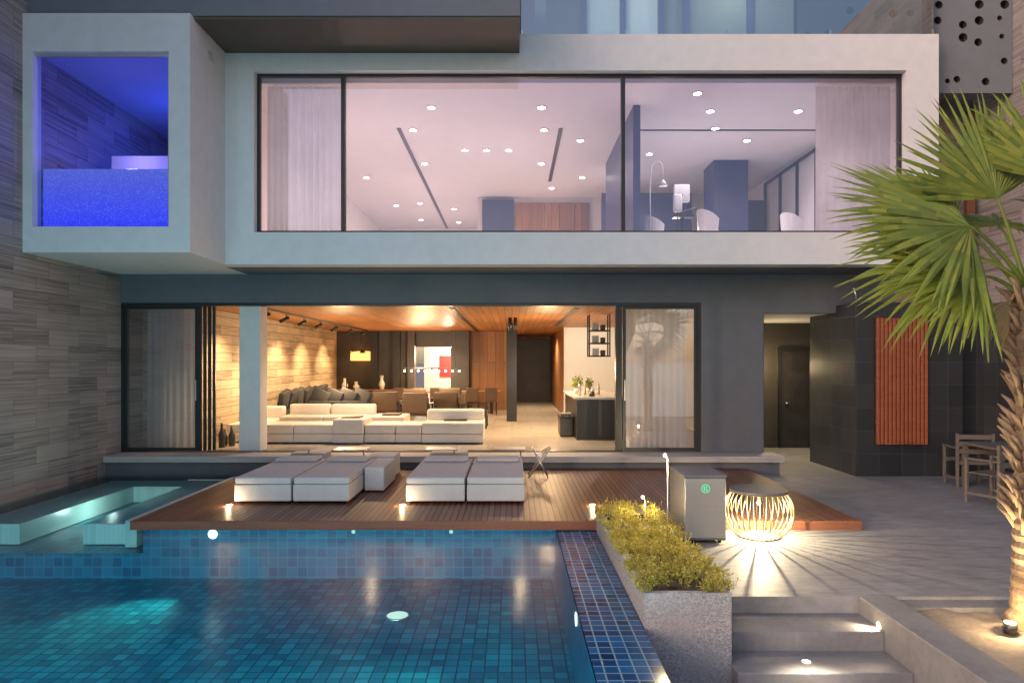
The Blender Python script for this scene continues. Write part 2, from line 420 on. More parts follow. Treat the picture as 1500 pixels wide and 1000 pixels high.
for k in range(5):
    b.box(.1+.45*k,.53+.45*k,20.68,20.78,2.24,4.82,M_wwall,.006,1)
for k in range(4):
    y=15.6+1.05*k
    b.box(6.93,6.99,y,y+.05,2.3,4.9,M_black)
b.box(6.93,6.99,15.6,18.8,4.84,4.9,M_black)
b.done('upper_room_joinery',villa)
DL=[(-1.58,13.4),(.58,13.4),(-2.13,14.7),(.69,14.7),(1.54,15.4),(-1.11,16.1),(-.6,16.1),(-.08,16.1),(.74,17.2),(-2.2,17.2),(-3.94,18.5),(1.14,19.6),
    (-2.9,21.5),(-3.2,24),(-1.9,22.3),(-1.9,24.4),(3.45,12.7),(3.95,13.6),(5.7,13.6),(5.3,15.4),(4.35,14.6),(3.3,16.4),(-3.7,21.8),(1.9,18.5)]
b=B()
for x,y in DL:
    b.tube([(x,y,4.998),(x,y,4.982)],.095,M_whitein,16)
    b.disc((x,y,4.980),.072,E_down,'Z',16,True)
b.done('upper_downlights',villa)
for x,y in ((-1.6,13.6),(.6,14.6),(-3.7,16),(1.2,17),(-2,18.5),(-3,22)):
    light('upper_downlight','SPOT',(x,y,4.97),125,(1,.73,.60),.06,(x,y,0),155,.6,villa)
for x,y in ((3.9,13.7),(5.7,14.5),(3.6,17)):
    light('upper_downlight','SPOT',(x,y,4.97),150,(1,.82,.78),.06,(x,y,0),155,.6,villa)
for x,y in ((-3.2,14.2),(.2,15.8),(-2.6,19.5),(-2.2,23)):
    light('upper_fill_glow','POINT',(x,y,2.9),36,(1,.69,.58),.12,parent=villa)  # fill points added to brighten the upper ceiling, no lamps modelled
light('upper_fill_glow','POINT',(.9,19.6,2.9),40,(1,.70,.45),.12,parent=villa)
light('upper_fill_glow','POINT',(3.6,15.2,2.9),44,(1,.82,.80),.12,parent=villa)
b=B()
frame(b,-4.5,6.88,2.26,5.08,12.05,12.12,.055,M_black)
for x in (-2.98,1.96): b.box(x-.035,x+.035,12.03,12.13,2.315,5.025,M_black)
b.done('upper_window_frames',villa)
b=B()
b.face([(-4.45,12.09,2.31),(6.83,12.09,2.31),(6.83,12.09,5.03),(-4.45,12.09,5.03)],M_glass)
b.done('upper_window_glass',villa)
curtain('upper_curtain_left',-4.42,-3.08,12.35,2.25,4.98,M_curt)
curtain('upper_curtain_right',5.5,6.84,12.35,2.25,4.98,M_curt)
# --- left projecting box
b=B()
b.box(-7.6,-7.45,10.6,10.8,2.10,4.82,M_white)
b.box(-5.33,-5.0,10.6,10.8,2.10,4.82,M_white)
b.box(-7.6,-5.0,10.6,10.8,1.70,2.10,M_white)
b.box(-7.6,-5.0,10.6,10.8,4.82,5.41,M_white)
b.box(-5.15,-5.0,10.8,11.9,1.70,5.41,M_white)
b.box(-7.6,-5.15,10.8,YF+.3,1.70,2.08,M_white)
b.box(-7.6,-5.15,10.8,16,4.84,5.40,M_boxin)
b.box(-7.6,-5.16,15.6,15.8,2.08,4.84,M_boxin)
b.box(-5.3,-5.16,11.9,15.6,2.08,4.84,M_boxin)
b.box(-6.95,-5.2,11.85,12.0,2.08,3.57,M_whitein)
b.box(-7.6,-7.46,10.8,15.6,2.08,4.84,M_trav_yz)
b.box(-5.0,-4.985,11.25,11.4,4.98,5.12,M_silver,.004,1)
b.done('projecting_box',villa)
b=B()
b.box(-7.45,-5.33,10.66,10.70,4.76,4.82,M_silver); b.box(-5.37,-5.33,10.66,10.70,2.1,4.76,M_silver)
b.done('box_window_trim',villa)
b=B()
b.face([(-7.45,10.72,2.1),(-5.37,10.72,2.1),(-5.37,10.72,4.76),(-7.45,10.72,4.76)],M_glassb); b.done('box_window_glass',villa)
b=B(); b.box(-7.44,-5.2,10.82,11.6,2.09,3.06,M_tub,.02); b.done('blue_lit_tub',villa)
b=B(); b.disc((-6.0,12.05,4.835),.035,E_cool,'Z',12,True); b.disc((-6.4,14.2,4.835),.03,E_cool,'Z',12,True); b.done('box_downlight',villa)
light('blue_glow','POINT',(-6.2,12.9,3.9),52,(.05,.10,1),.1,parent=villa)
light('blue_glow','POINT',(-6.4,11.4,3.45),16,(.34,.26,1),.1,parent=villa)
# --- roof slab
b=B()
b.box(-7.6,.13,10.7,11.88,5.42,6.9,M_fascia)
b.box(-7.6,.13,11.88,14,5.72,6.9,M_fascia)
b.box(-4.99,.128,10.72,11.898,5.375,5.418,M_soffit)
b.done('roof_slab',villa)
b=B()
b.face([(.16,12.02,5.712),(7.42,12.02,5.712),(7.42,12.02,6.95),(.16,12.02,6.95)],M_teal)
b.done('balustrade_glass',villa)
b=B()
for x in (.16,2.0,3.8,5.6,7.4): b.box(x,x+.03,12.03,12.07,5.712,5.85,M_silver)
b.done('balustrade_clamps',villa)
b=B()
b.box(.15,8.9,14,14.2,5.71,9,M_fascia)
b.box(-7.6,.15,13.2,14.2,6.9,9,M_grey)
frame(b,1.4,3.1,5.75,8.4,13.9,13.98,.12,M_navy); b.box(2.2,2.32,13.9,13.98,5.87,8.28,M_navy)
b.box(.45,.65,13.2,13.4,5.71,9,M_fascia)
b.box(3.5,3.62,13.9,13.99,5.71,9,M_navy); b.box(4.8,4.92,13.9,13.99,5.71,9,M_navy)
b.box(1.52,2.98,13.985,13.995,5.87,8.28,M_whitein)
b.done('top_floor_walls',villa)
light('terrace_glow','POINT',(4.5,13.2,7.6),60,(1,.8,.55),.1,parent=villa)
def perforated(b,x0,x1,z0,z1,y,th,m,cell,holes):
    nx=max(1,round((x1-x0)/cell)); nz=max(1,round((z1-z0)/cell)); cx=(x1-x0)/nx; cz=(z1-z0)/nz; n=16
    for i in range(nx):
        for j in range(nz):
            ax,bx=x0+i*cx,x0+(i+1)*cx; az,bz=z0+j*cz,z0+(j+1)*cz
            r=holes(i,j)
            if not r:
                b.face([(ax,y,az),(bx,y,az),(bx,y,bz),(ax,y,bz)],m); continue
            j_=cx*.5-r-.02
            mx,mz=(ax+bx)/2+random.uniform(-j_,j_),(az+bz)/2+random.uniform(-j_,j_)*.8
            inn=[];outr=[]
            for k in range(n):
                a=2*math.pi*(k+.5)/n; c_,s_=math.cos(a),math.sin(a)
                inn.append((mx+r*c_,mz+r*s_))
                q=1/max(abs(c_),abs(s_)); outr.append(((ax+bx)/2+c_*q*cx/2,(az+bz)/2+s_*q*cz/2))
            cor=[(bx,bz),(ax,bz),(ax,az),(bx,az)]
            for k in range(n):
                k2=(k+1)%n
                pts=[(inn[k][0],y,inn[k][1]),(outr[k][0],y,outr[k][1])]
                if k%4==1: cc=cor[k//4]; pts.append((cc[0],y,cc[1]))
                pts+=[(outr[k2][0],y,outr[k2][1]),(inn[k2][0],y,inn[k2][1])]
                b.face(pts,m)
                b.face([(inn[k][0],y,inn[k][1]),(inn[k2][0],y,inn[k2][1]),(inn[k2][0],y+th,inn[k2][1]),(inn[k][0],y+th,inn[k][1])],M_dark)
b=B()
hr=lambda i,j: random.choice([0,0,.045,.06,.07,.08])
perforated(b,7.5,8.94,4.86,6.96,12.2,.12,M_fascia,.38,hr)
b.box(7.5,8.94,12.2,12.5,4.80,4.86,M_fascia)
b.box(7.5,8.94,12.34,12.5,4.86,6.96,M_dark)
perforated(b,5.2,7.48,5.715,6.96,12.45,.1,M_fascia,.40,hr)
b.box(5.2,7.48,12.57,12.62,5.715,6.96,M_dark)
b.done('perforated_screen',villa)
# --- passage + black tile block
b=B()
b.box(4.88,9.1,16.7,16.9,PT,.95,M_dark)
b.box(4.88,9.1,YF+.3,16.9,.95,1.1,M_whitein)
b.box(6.5,6.56,16.6,16.7,PT,.35,M_black); b.box(7.26,7.32,16.6,16.7,PT,.35,M_black); b.box(6.56,7.26,16.6,16.7,.29,.35,M_black)
b.box(6.56,7.26,16.66,16.7,PT,.29,M_door); b.ball((6.68,16.6,-1.0),.03,M_silver)
b.box(4.87,5.0,YF+.3,16.7,PT,.95,M_grey)
b.done('entrance_passage',villa)
light('passage_glow','SPOT',(5.9,15.0,.9),170,(1,.74,.38),.05,(6.0,15.6,-2),150,.7,villa)
light('passage_glow','POINT',(6.1,15.9,-.1),40,(1,.74,.38),.05,parent=villa)
b=B()
b.box(6.292,8.25,12.5,14.4,PT,1.09,M_btile_xz)
b.box(6.285,6.291,12.503,14.4,PT,1.085,M_btile_yz)
b.box(8.25,8.95,12.95,13.2,PT,1.09,M_btile_xz)
b.done('black_tile_block',villa)
b=B()
n=13; x0,x1=6.63,7.58
b.box(x0,x1,12.46,12.497,-1.5,.8,M_black)
for k in range(n):
    w=(x1-x0)/n; b.box(x0+k*w+.006,x0+(k+1)*w-.016,12.41,12.458,-1.5,.8,M_slat,.004,1)
for z in (-1.1,-.35,.4): b.box(x0,x1,12.455,12.475,z,z+.05,M_slat)
b.done('timber_shutter',villa)
b=B(); b.tube([(6.5,12.9,1.09),(6.5,12.9,1.25),(6.44,12.85,1.36)],.012,M_silver,8); b.ball((6.44,12.85,1.37),.03,M_silver); b.done('wall_light_fitting',villa)  # small wall light fitting, body only
b=B(); b.box(-8.1,-7.6,1.0,16,-3.2,9,M_trav_yz); b.done('stone_boundary_wall')
b=B(); b.box(8.95,9.4,4.0,13.5,1.1,9,M_trav_yz); b.box(8.95,9.4,4.0,13.5,-3,1.1,M_btile_yz)
b.box(8.6,8.75,12.9,13.0,1.1,4.8,M_copper)
b.done('stone_boundary_wall')

# ================================================================== GROUND / POOL
b=B(); b.face([(-1500,-1500,-3.3),(1500,-1500,-3.3),(1500,1500,-3.3),(-1500,1500,-3.3)],M_sand); b.done('ground')
b=B(); b.face([(-1500,-1500,-3.25),(1500,-1500,-3.25),(1500,-14,-3.25),(-1500,-14,-3.25)],M_sea); b.done('sea')
b=B(); b.box(1.74,8.95,6.09,16.7,-3.2,PT,M_patio); b.done('patio')
PF=-2.78; WL=-2.115
b=B()
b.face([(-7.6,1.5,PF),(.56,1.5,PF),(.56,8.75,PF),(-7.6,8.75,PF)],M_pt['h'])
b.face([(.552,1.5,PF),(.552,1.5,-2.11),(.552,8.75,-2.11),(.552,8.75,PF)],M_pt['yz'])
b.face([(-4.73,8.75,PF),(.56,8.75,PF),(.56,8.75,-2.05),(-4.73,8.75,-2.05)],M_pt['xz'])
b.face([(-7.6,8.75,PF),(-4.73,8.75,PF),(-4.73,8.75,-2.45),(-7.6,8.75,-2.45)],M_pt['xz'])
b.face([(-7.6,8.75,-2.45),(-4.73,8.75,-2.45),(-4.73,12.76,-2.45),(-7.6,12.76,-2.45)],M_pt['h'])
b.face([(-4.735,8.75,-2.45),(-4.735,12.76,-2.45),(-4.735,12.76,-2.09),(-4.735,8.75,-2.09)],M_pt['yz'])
b.box(-7.6,.56,1.2,1.5,-3.2,-2.10,M_rim)
b.done('swimming_pool')
b=B(); b.box(.56,1.04,1.2,8.52,-3.2,-2.104,M_rim); b.box(1.04,1.044,1.2,5.40,-3.2,-2.106,M_rimyz); b.done('mosaic_pool_rim')
b=B()
b.box(-7.3,-5.1,11.9,12.5,-2.44,-2.17,M_spa)
b.box(-7.3,-6.6,9.15,11.9,-2.44,-2.17,M_spa)
b.box(-5.75,-5.1,9.15,11.9,-2.44,-2.17,M_spa)
b.box(-5.1,-4.95,9.0,12.5,-2.44,-2.09,M_spa)
b.done('spa_bench')
b=B(); b.face([(-7.6,1.5,WL),(.555,1.5,WL),(.555,8.75,WL),(-4.738,8.75,WL),(-4.738,12.76,WL),(-7.6,12.76,WL)],M_water); b.done('pool_water')
b=B()
def wallamp(x,y,z,r,ax,m=E_pool):
    b.disc((x,y,z),r,m,ax,20); 
wallamp(-3.83,8.735,-2.20,.06,'Y'); wallamp(.545,5.85,-2.20,.06,'X'); wallamp(-2.03,8.735,-2.17,.025,'Y',E_drain); wallamp(-.78,8.735,-2.17,.025,'Y',E_drain)
for x in (-6.5,-4.2,-2,0): wallamp(x,1.51,-2.5,.1,'Y',E_drain)  # unseen near-wall discs, added to go with the fill spots there
b.tube([(-1.25,7.45,PF+.002),(-1.25,7.45,PF+.02)],.13,M_silver,24); b.disc((-1.25,7.45,PF+.022),.115,E_drain,'Z',24)
b.done('pool_lights')
light('pool_spot','SPOT',(-3.83,8.6,-2.22),190,(1,.88,.58),.05,(-4.6,6.4,-2.8),64,.9)
light('pool_spot','SPOT',(.45,5.85,-2.22),170,(1,.90,.62),.05,(-1.6,5.9,-2.6),45,.9)
for x in (-6.5,-4.2,-2,0):
    light('pool_spot','SPOT',(x,1.6,-2.25),430,(.52,.93,1),.1,(x*.9-.2,5,-2.75),130,1)  # unseen near-wall fill, added to brighten the pool floor
light('spa_light','POINT',(-6.2,10.6,-2.3),14,(.9,1,.85),.05)
# deck
b=B()
b.box(-4.73,4.33,8.53,12.75,-2.03,-1.98,M_deck)
b.box(-4.73,4.33,8.50,8.528,-2.09,-1.982,M_deckf)
b.box(4.331,4.36,8.50,12.75,-2.09,-1.982,M_deckf)
b.box(-4.758,-4.731,8.50,12.75,-2.09,-1.982,M_deckf)
b.box(1.06,4.3,8.56,12.7,-2.088,-2.035,M_black)
b.done('timber_deck')
for x in (-3.9,-1.51,1.11):
    b=B(); b.tube([(x,9.43,-1.979),(x,9.43,-1.972)],.055,M_silver,20); b.disc((x,9.43,-1.969),.038,E_warm,'Z',16)
    b.done('deck_uplight')
    light('deck_uplight_glow','POINT',(x,9.38,-1.94),5,(1,.74,.40),.012)
# steps
b=B()
b.box(1.74,3.09,5.66,6.088,-3.2,-2.236,M_step,.008,1)
b.box(1.74,3.09,5.25,5.66,-3.2,-2.39,M_step,.008,1)
b.box(1.74,3.09,4.6,5.25,-3.2,-2.54,M_step,.008,1)
b.box(1.05,3.09,1.0,4.6,-3.2,-2.69,M_step)
b.box(3.09,3.40,1.0,6.085,-3.2,-2.085,M_step,.01,1)
b.done('concrete_steps')
b=B(); b.disc((3.086,5.75,-2.22),.03,E_warm,'X',16); b.disc((2.35,5.45,-2.386),.03,E_warm,'Z',16); b.done('step_lights')
light('step_light_glow','SPOT',(3.05,5.75,-2.2),24,(1,.80,.54),.02,(2.2,5.5,-2.5),140,.8)
light('step_light_glow','SPOT',(2.3,5.2,-2.1),30,(1,.87,.66),.02,(2.3,5.0,-2.6),130,.8)
b=B(); nx,ny=80,60; g=[]
for i in range(nx+1):
    row=[]
    for j in range(ny+1):
        x=3.40+5.55*i/nx; y=1.0+4.9*j/ny
        row.append(b.bm.verts.new((x,y,-2.15+.05*mn.noise((x*1.5,y*1.5,0))+.035*mn.noise((x*6,y*6,3)))))
    g.append(row)
ii=b.mi(M_sand)
for i in range(nx):
    for j in range(ny):
        f=b.bm.faces.new([g[i][j],g[i+1][j],g[i+1][j+1],g[i][j+1]]); f.smooth=True; f.material_index=ii
b.box(3.40,8.95,5.9,6.088,-3,-2.12,M_step)
b.done('sand_bed')
b=B(); b.tube([(3.94,5.4,-2.14),(3.94,5.4,-2.06)],.05,M_black,16); b.disc((3.94,5.4,-2.055),.04,E_warm,'Z',16); b.done('ground_spotlight')
light('ground_spot_glow','POINT',(3.94,5.36,-1.99),14,(1,.72,.38),.02)
light('palm_uplight','SPOT',(3.92,5.3,-2.0),150,(1,.82,.48),.03,(3.9,5.6,.9),80,.8)

# ================================================================== PLANTER
b=B()
b.box(1.05,1.11,5.41,8.49,-3.2,-1.83,M_terr); b.box(1.68,1.74,5.41,8.49,-3.2,-1.83,M_terr)
b.box(1.11,1.68,5.41,5.47,-3.2,-1.83,M_terr); b.box(1.11,1.68,8.43,8.49,-3.2,-1.83,M_terr)
b.box(1.11,1.68,5.47,8.43,-3.1,-1.88,M_soil)
b.done('terrazzo_planter')
b=B()
for k in range(280):
    cx=random.uniform(1.1,1.70); cy=random.uniform(5.42,8.42); h=random.uniform(.06,.16)*(1.0+.9*mn.noise((cx*4,cy*4,1)))
    if random.random()<.3: cx=random.choice([1.05,1.74])+random.uniform(-.03,.03); h*=.6
    for s in range(12):
        a=random.uniform(0,6.28); lean=random.uniform(.02,.11); hh=h*random.uniform(.6,1.25)
        base=Vector((cx,cy,-1.88)); tip=base+Vector((math.cos(a)*lean,math.sin(a)*lean,hh+.05))
        for q in range(9):
            t=.25+.75*q/9+random.uniform(-.03,.03); p=base.lerp(tip,t)+Vector((0,0,.02*math.sin(t*3)))
            d=Vector((random.gauss(0,1),random.gauss(0,1),random.gauss(.9,.8))).normalized(); L=random.uniform(.012,.032)
            sd=d.orthogonal().normalized(); sd=(Matrix.Rotation(random.uniform(0,6.28),3,d)@sd)*L*.2
            b.face([p,p+d*L*.5+sd,p+d*L,p+d*L*.5-sd],M_shrub)
b.done('planter_shrubs')
def pathlight(x,y,z0,z1,e):
    b=B(); b.tube([(x,y,z0),(x,y,z1)],.006,M_silver,8); b.tube([(x-.005,y-.005,z1),(x-.04,y-.06,z1+.03)],.010,M_silver,8); b.ball((x-.04,y-.06,z1+.03),.016,E_warm)
    b.done('garden_path_light',origin=(x,y,z0)); light('path_light_glow','POINT',(x-.05,y-.10,z1+.0),e,(1,.76,.42),.012)
pathlight(1.55,6.8,-1.9,-.95,48)
pathlight(1.56,8.0,-1.9,-1.60,18)

# ================================================================== STEEL BOX
b=B()
b.box(1.98,2.46,7.85,8.55,-2.05,-1.32,M_lead,.008,1)
b.box(1.985,2.455,7.83,7.848,-2.02,-1.335,M_steel,.005,1)
b.box(1.97,2.47,7.83,8.56,-1.322,-1.30,M_lead,.004,1)
for x in (2.03,2.41):
    for y in (7.93,8.45): b.tube([(x,y,PT),(x,y,-2.05)],.022,M_black,10)
n=20
for k in range(n):
    a0=2*math.pi*(k)/n; a1=2*math.pi*(k+.7)/n; cx,cz=2.22,-1.45
    b.face([(cx+r*math.cos(a),7.826,cz+r*math.sin(a)) for a,r in ((a0,.042),(a0,.05),(a1,.05),(a1,.042))],E_green)
for q in ((-.02,-.012,-.025,.025),(.0,.022,.018,.025),(.0,.022,-.003,.003),(.0,.022,-.025,-.018)): b.box(cx+q[0],cx+q[1],7.823,7.829,cz+q[2],cz+q[3],E_green)
b.done('outdoor_steel_cabinet')

# ================================================================== WIRE LANTERN
b=B(); cx,cy=2.96,8.2; prof=[(.25,PT+.01),(.31,PT+.06),(.375,PT+.16),(.40,PT+.27),(.395,PT+.36),(.365,PT+.46),(.31,PT+.54)]
nw=32
for k in range(nw):
    a=2*math.pi*k/nw
    b.tube([(cx+r*math.cos(a),cy+r*math.sin(a),z) for r,z in prof],.006,M_brass,6)
for r,z in (prof[0],prof[-1]):
    b.tube([(cx+r*math.cos(2*math.pi*k/36),cy+r*math.sin(2*math.pi*k/36),z) for k in range(37)],.009,M_brass,6,caps=False)
b.tube([(cx,cy,PT+.54),(cx,cy,PT+.57)],.335,M_lead,36)
b.ball((cx,cy,PT+.40),.026,E_warm)
b.tube([(cx,cy,PT+.40),(cx,cy,PT+.54)],.012,M_silver,8)
b.done('wire_lantern_table')
light('lantern_glow','POINT',(cx,cy,PT+.35),150,(1,.80,.48),.008)

# ================================================================== SUN LOUNGERS
def lounger(x0,x1):
    b=B()
    y0,y1=9.52,11.4; z0=-1.98
    for s in (x0+.08,x1-.08):
        for y in (y0+.1,y1-.1): b.tube([(s,y,z0),(s,y,z0+.05)],.025,M_black,8)
    b.box(x0+.005,x1-.005,y0,y1,z0+.04,z0+.27,M_fab,.012,2)
    b.box(x0+.008,x1-.008,y0+.01,y1,z0+.272,z0+.37,M_fab,.025,4)
    b.box(x0+.06,x1-.06,y1-.42,y1-.04,z0+.372,z0+.43,M_fab,.028,4,smooth=True)
    b.done('sun_lounger',origin=(x0,y0,z0))
for a in ((-3.88,-3.08),(-3.06,-2.27),(-1.485,-.655),(-.635,.18)): lounger(*a)
def sidetray(x,y):
    b=B()
    b.box(x-.28,x+.28,y-.2,y+.2,-1.50,-1.485,M_steel,.004,1)
    b.tube([(x+.2,y,-1.49),(x+.2,y,-1.97)],.012,M_silver,8); b.box(x-.1,x+.25,y-.14,y+.14,-1.978,-1.966,M_silver)
    b.done('tray_table')
sidetray(-2.75,11.75); sidetray(-.05,11.8); sidetray(-3.7,11.75); sidetray(-1.2,11.8)
def pouf(x0,x1,y0,y1):
    b=B(); b.box(x0,x1,y0,y1,-1.96,-1.60,M_fab,.02,3); 
    for x in (x0+.06,x1-.06):
        for y in (y0+.06,y1-.06): b.tube([(x,y,-1.98),(x,y,-1.95)],.02,M_black,8)
    b.done('outdoor_pouf')
pouf(-2.25,-1.95,10.4,11.4); pouf(-2.45,-2.0,11.6,12.2); pouf(-3.9,-3.3,12.0,12.5); pouf(-1.45,-.8,12.0,12.5)
b=B(); y=11.7
for yy in (y,y+.32):
    b.tube([(.28,yy,-1.98),(.66,yy,-1.48)],.012,M_silver,8); b.tube([(.62,yy,-1.98),(.36,yy,-1.50)],.012,M_silver,8)
b.tube([(.66,y,-1.48),(.66,y+.32,-1.48)],.012,M_silver,8); b.tube([(.36,y,-1.5),(.36,y+.32,-1.5)],.012,M_silver,8)
b.face([(.36,y,-1.5),(.51,y,-1.56),(.51,y+.32,-1.56),(.36,y+.32,-1.5)],M_steel); b.face([(.51,y,-1.56),(.66,y,-1.48),(.66,y+.32,-1.48),(.51,y+.32,-1.56)],M_steel)
b.done('folding_stool')

# ================================================================== PATIO CHAIRS + TABLE
def dchair(x,y,rot):
    b=B(); M=Matrix.Translation((x,y,PT))@Matrix.Rotation(rot,4,'Z')
    def bx(*a): b.box(*a,M_teak,.004,1,M)
    for sx in (-.27,.27):
        for sy in (-.24,.24): bx(sx-.022,sx+.022,sy-.022,sy+.022,0,.64 if sy<0 else .90)
        bx(sx-.03,sx+.03,-.27,.25,.64,.665); bx(sx-.018,sx+.018,-.22,.22,.12,.16)
    for k in range(6): bx(-.25,.25,-.24+.08*k,-.175+.08*k,.43,.45)
    for k in range(3): bx(-.25,.25,.225,.25,.56+.12*k,.64+.12*k)
    bx(-.25,.25,-.25,-.22,.38,.43); bx(-.25,.25,.22,.25,.38,.43)
    b.done('teak_armchair')
dchair(7.15,10.1,R(200)); dchair(7.75,11.6,R(170)); dchair(8.3,10.2,R(90))
b=B()
b.box(7.5,8.6,10.5,11.5,PT+.72,PT+.76,M_teak,.005,1)
for x in (7.58,8.52):
    for y in (10.58,11.42): b.box(x-.035,x+.035,y-.035,y+.035,PT,PT+.72,M_teak)
b.done('teak_table')

# ================================================================== PALM
def frond(b,base,hub,dirv,nrm,Rr,spread=110,nseg=34,mat=M_palm,droop=.25):
    base,hub=Vector(base),Vector(hub); d=Vector(dirv).normalized(); n=Vector(nrm); n=(n-d*n.dot(d)).normalized(); s=d.cross(n)
    mid=(base+hub)/2+Vector((0,0,.10))
    pts=[]
    for k in range(9):
        t=k/8; pts.append(base*(1-t)**2+mid*2*t*(1-t)+hub*t*t)
    b.tube(pts,[.022-.012*k/8 for k in range(9)],mat,6)
    for k in range(nseg):
        a=R(-spread+2*spread*k/(nseg-1)+random.uniform(-2,2)); L=Rr*(.74+.26*math.cos(a*.75))*random.uniform(.86,1.08)
        dr=d*math.cos(a)+s*math.sin(a); per=(-d*math.sin(a)+s*math.cos(a))
        lift=(1 if k%2 else -1)*.015; sw=random.uniform(-.06,.06)
        prev=None; dp=droop*random.uniform(.4,1.9); st=8
        for q in range(st+1):
            t=q/st; r=L*t
            p=hub+dr*r+n*(-.10*Rr*abs(math.sin(a))*t)+Vector((0,0,-dp*L*t**2.8))+n*lift*t*(1-t)*2+per*sw*L*t*t
            w=Rr*(.003+.030*min(t/.45,1) if t<.45 else .033*(1-(t-.45)/.55)**.9)
            cur=(p-per*w,p+n*w*.55,p+per*w)
            if prev:
                if q<st:
                    b.face([prev[0],prev[1],cur[1],cur[0]],mat); b.face([prev[1],prev[2],cur[2],cur[1]],mat)
                else:
                    b.face([prev[0],prev[1],p],mat); b.face([prev[1],prev[2],p],mat)
            prev=cur
def palm(name,px,py,z0,zc,fr,sc=1):
    b=B(); H=zc-z0; pts=[];rs=[]
    for k in range(61):
        t=k/60; pts.append((px+.03*math.sin(t*3),py,z0+H*t)); rs.append(.120-.035*t+(.008 if k%2 else -.004)+(.03 if t<.06 else 0)+random.uniform(-.003,.003))
    b.tube(pts,rs,M_trunk,16,smooth=False)
    for k in range(150):
        t=random.uniform(.30,1.0); a=random.uniform(0,6.28); z=z0+H*t; r=.09
        o=Vector((px+math.cos(a)*r,py+math.sin(a)*r,z)); d=Vector((math.cos(a)*.65,math.sin(a)*.65,1)).normalized(); L=random.uniform(.07,.18)
        b.tube([o-d*.04,o+d*L*.5,o+d*L+Vector((math.cos(a),math.sin(a),0))*.03],[.03,.022,.006],M_fibre,5)
    c=Vector((px,py,zc))
    for hub,dv,nr,Rr,sp,dro,mt in fr:
        frond(b,c+Vector((0,0,random.uniform(-.12,.05))),c+Vector(hub)*sc,dv,nr,Rr*sc,sp,40,mt,dro)
    for k in range(16):
        a=random.uniform(0,6.28); o=c+Vector((math.cos(a)*.12,math.sin(a)*.12,-.15))
        b.tube([o,o+Vector((math.cos(a)*.2,math.sin(a)*.2,.02)),o+Vector((math.cos(a)*.28,math.sin(a)*.28,-.25))],[.01,.007,.003],M_fibre,4)
    return b.done(name,origin=(px,py,z0))
FR=[((-.52,-.10,.48),(-1,-.15,.20),(.25,-.9,.7),1.18,84,.07,M_palm),
    ((-.20,.05,.74),(-.28,.1,1),(.2,-1,.25),1.02,72,.05,M_palm),
    ((-.46,-.15,.08),(-1,-.2,-.08),(.1,-.8,.8),.92,66,.12,M_palm),
    ((-.38,.30,.62),(-.85,.4,.55),(.1,-.9,.6),1.05,80,.08,M_palm),
    ((-.40,.10,.28),(-1,.3,.05),(.1,-.9,.6),1.0,70,.12,M_palm),
    ((.15,-.1,.85),(.3,-.2,1),(-.3,-1,.2),1.0,85,.08,M_palm),
    ((.50,0,.5),(1,0,.4),(0,-.9,.8),.98,95,.12,M_palm),
    ((.45,-.2,.1),(1,-.2,-.2),(0,-.5,1),.85,95,.2,M_palm),
    ((.1,.45,.6),(.2,1,.5),(0,-.6,1),.85,95,.15,M_palm),
    ((.25,-.4,.35),(.6,-1,.2),(0,.2,1),.7,80,.2,M_palm),
    ((-.16,-.05,-.10),(-.5,-.1,-.9),(.7,-.8,.3),.34,45,.2,M_palmdry),
    ((.2,-.05,-.12),(.7,-.1,-.8),(-.5,-.8,.5),.5,60,.25,M_palmdry)]
palm('palm_tree',4.18,5.55,-2.2,.60,FR)
palm('palm_tree',14,-11.0,-3.2,2.3,FR,1.1)

# ================================================================== INTERIOR FURNITURE
b=B()
def mod(x0,x1,y0,y1,zt,back=None):
    b.box(x0+.004,x1-.004,y0,y1,FL+.03,FL+.21,M_sofa,.015,2)
    b.box(x0+.006,x1-.006,y0+.005,y1,FL+.215,zt,M_sofa,.03,3)
    if back: b.box(x0+.02,x1-.02,y1-.3,y1-.02,zt-.02,back,M_sofa,.05,3,smooth=True)
mod(-5.43,-4.68,14.6,15.5,-1.34); mod(-4.68,-3.82,14.6,15.5,-1.34); mod(-3.82,-3.16,14.5,15.5,-1.22)
mod(-3.16,-2.5,14.6,15.5,-1.34); mod(-2.5,-1.93,14.6,15.5,-1.34); mod(-1.93,-.61,14.55,15.6,-1.30,-1.06)
mod(-6.2,-5.45,14.8,16.6,-1.34,-1.06); mod(-5.4,-4.4,15.8,16.8,-1.26,-1.02); mod(-4.4,-3.3,15.8,16.8,-1.26,-1.02); mod(-3.3,-2.5,15.8,16.8,-1.26)
b.done('modular_sofa')
b=B(); b.box(-3.7,-3.3,14.8,15.2,-1.215,-1.19,M_leather); b.box(-3.05,-2.65,16,16.5,-1.255,-1.22,M_leather); b.box(-1.5,-1.0,15.0,15.25,-1.295,-1.27,M_cush); b.done('serving_trays')
b=B()
b.box(-6.35,-5.3,17,22,FL+.05,-1.3,M_cush,.04,3,smooth=True)
b.box(-5.2,-3.9,17.3,18.2,FL+.05,-1.3,M_cush,.04,3,smooth=True); b.box(-5.2,-3.9,17.3,17.5,-1.31,-1.0,M_cush,.04,3,smooth=True)
b.done('dark_sofa')
b=B()
for k in range(11):
    if k<7: px,py,rz=-5.75+.05*math.sin(k*3),17.2+.62*k,0
    else: px,py,rz=-5.0+.36*(k-7),17.72,80
    M=Matrix.Translation((px,py,-.95))@Matrix.Rotation(R(rz),4,'Z')@Matrix.Rotation(R(15+8*math.sin(k*2)),4,'Y')@Matrix.Rotation(R(12 if rz==0 else 20),4,'X')
    b.box(-.07,.07,-.24,.24,-.24,.24,M_cush,.035,3,M,True)
b.done('scatter_cushions')
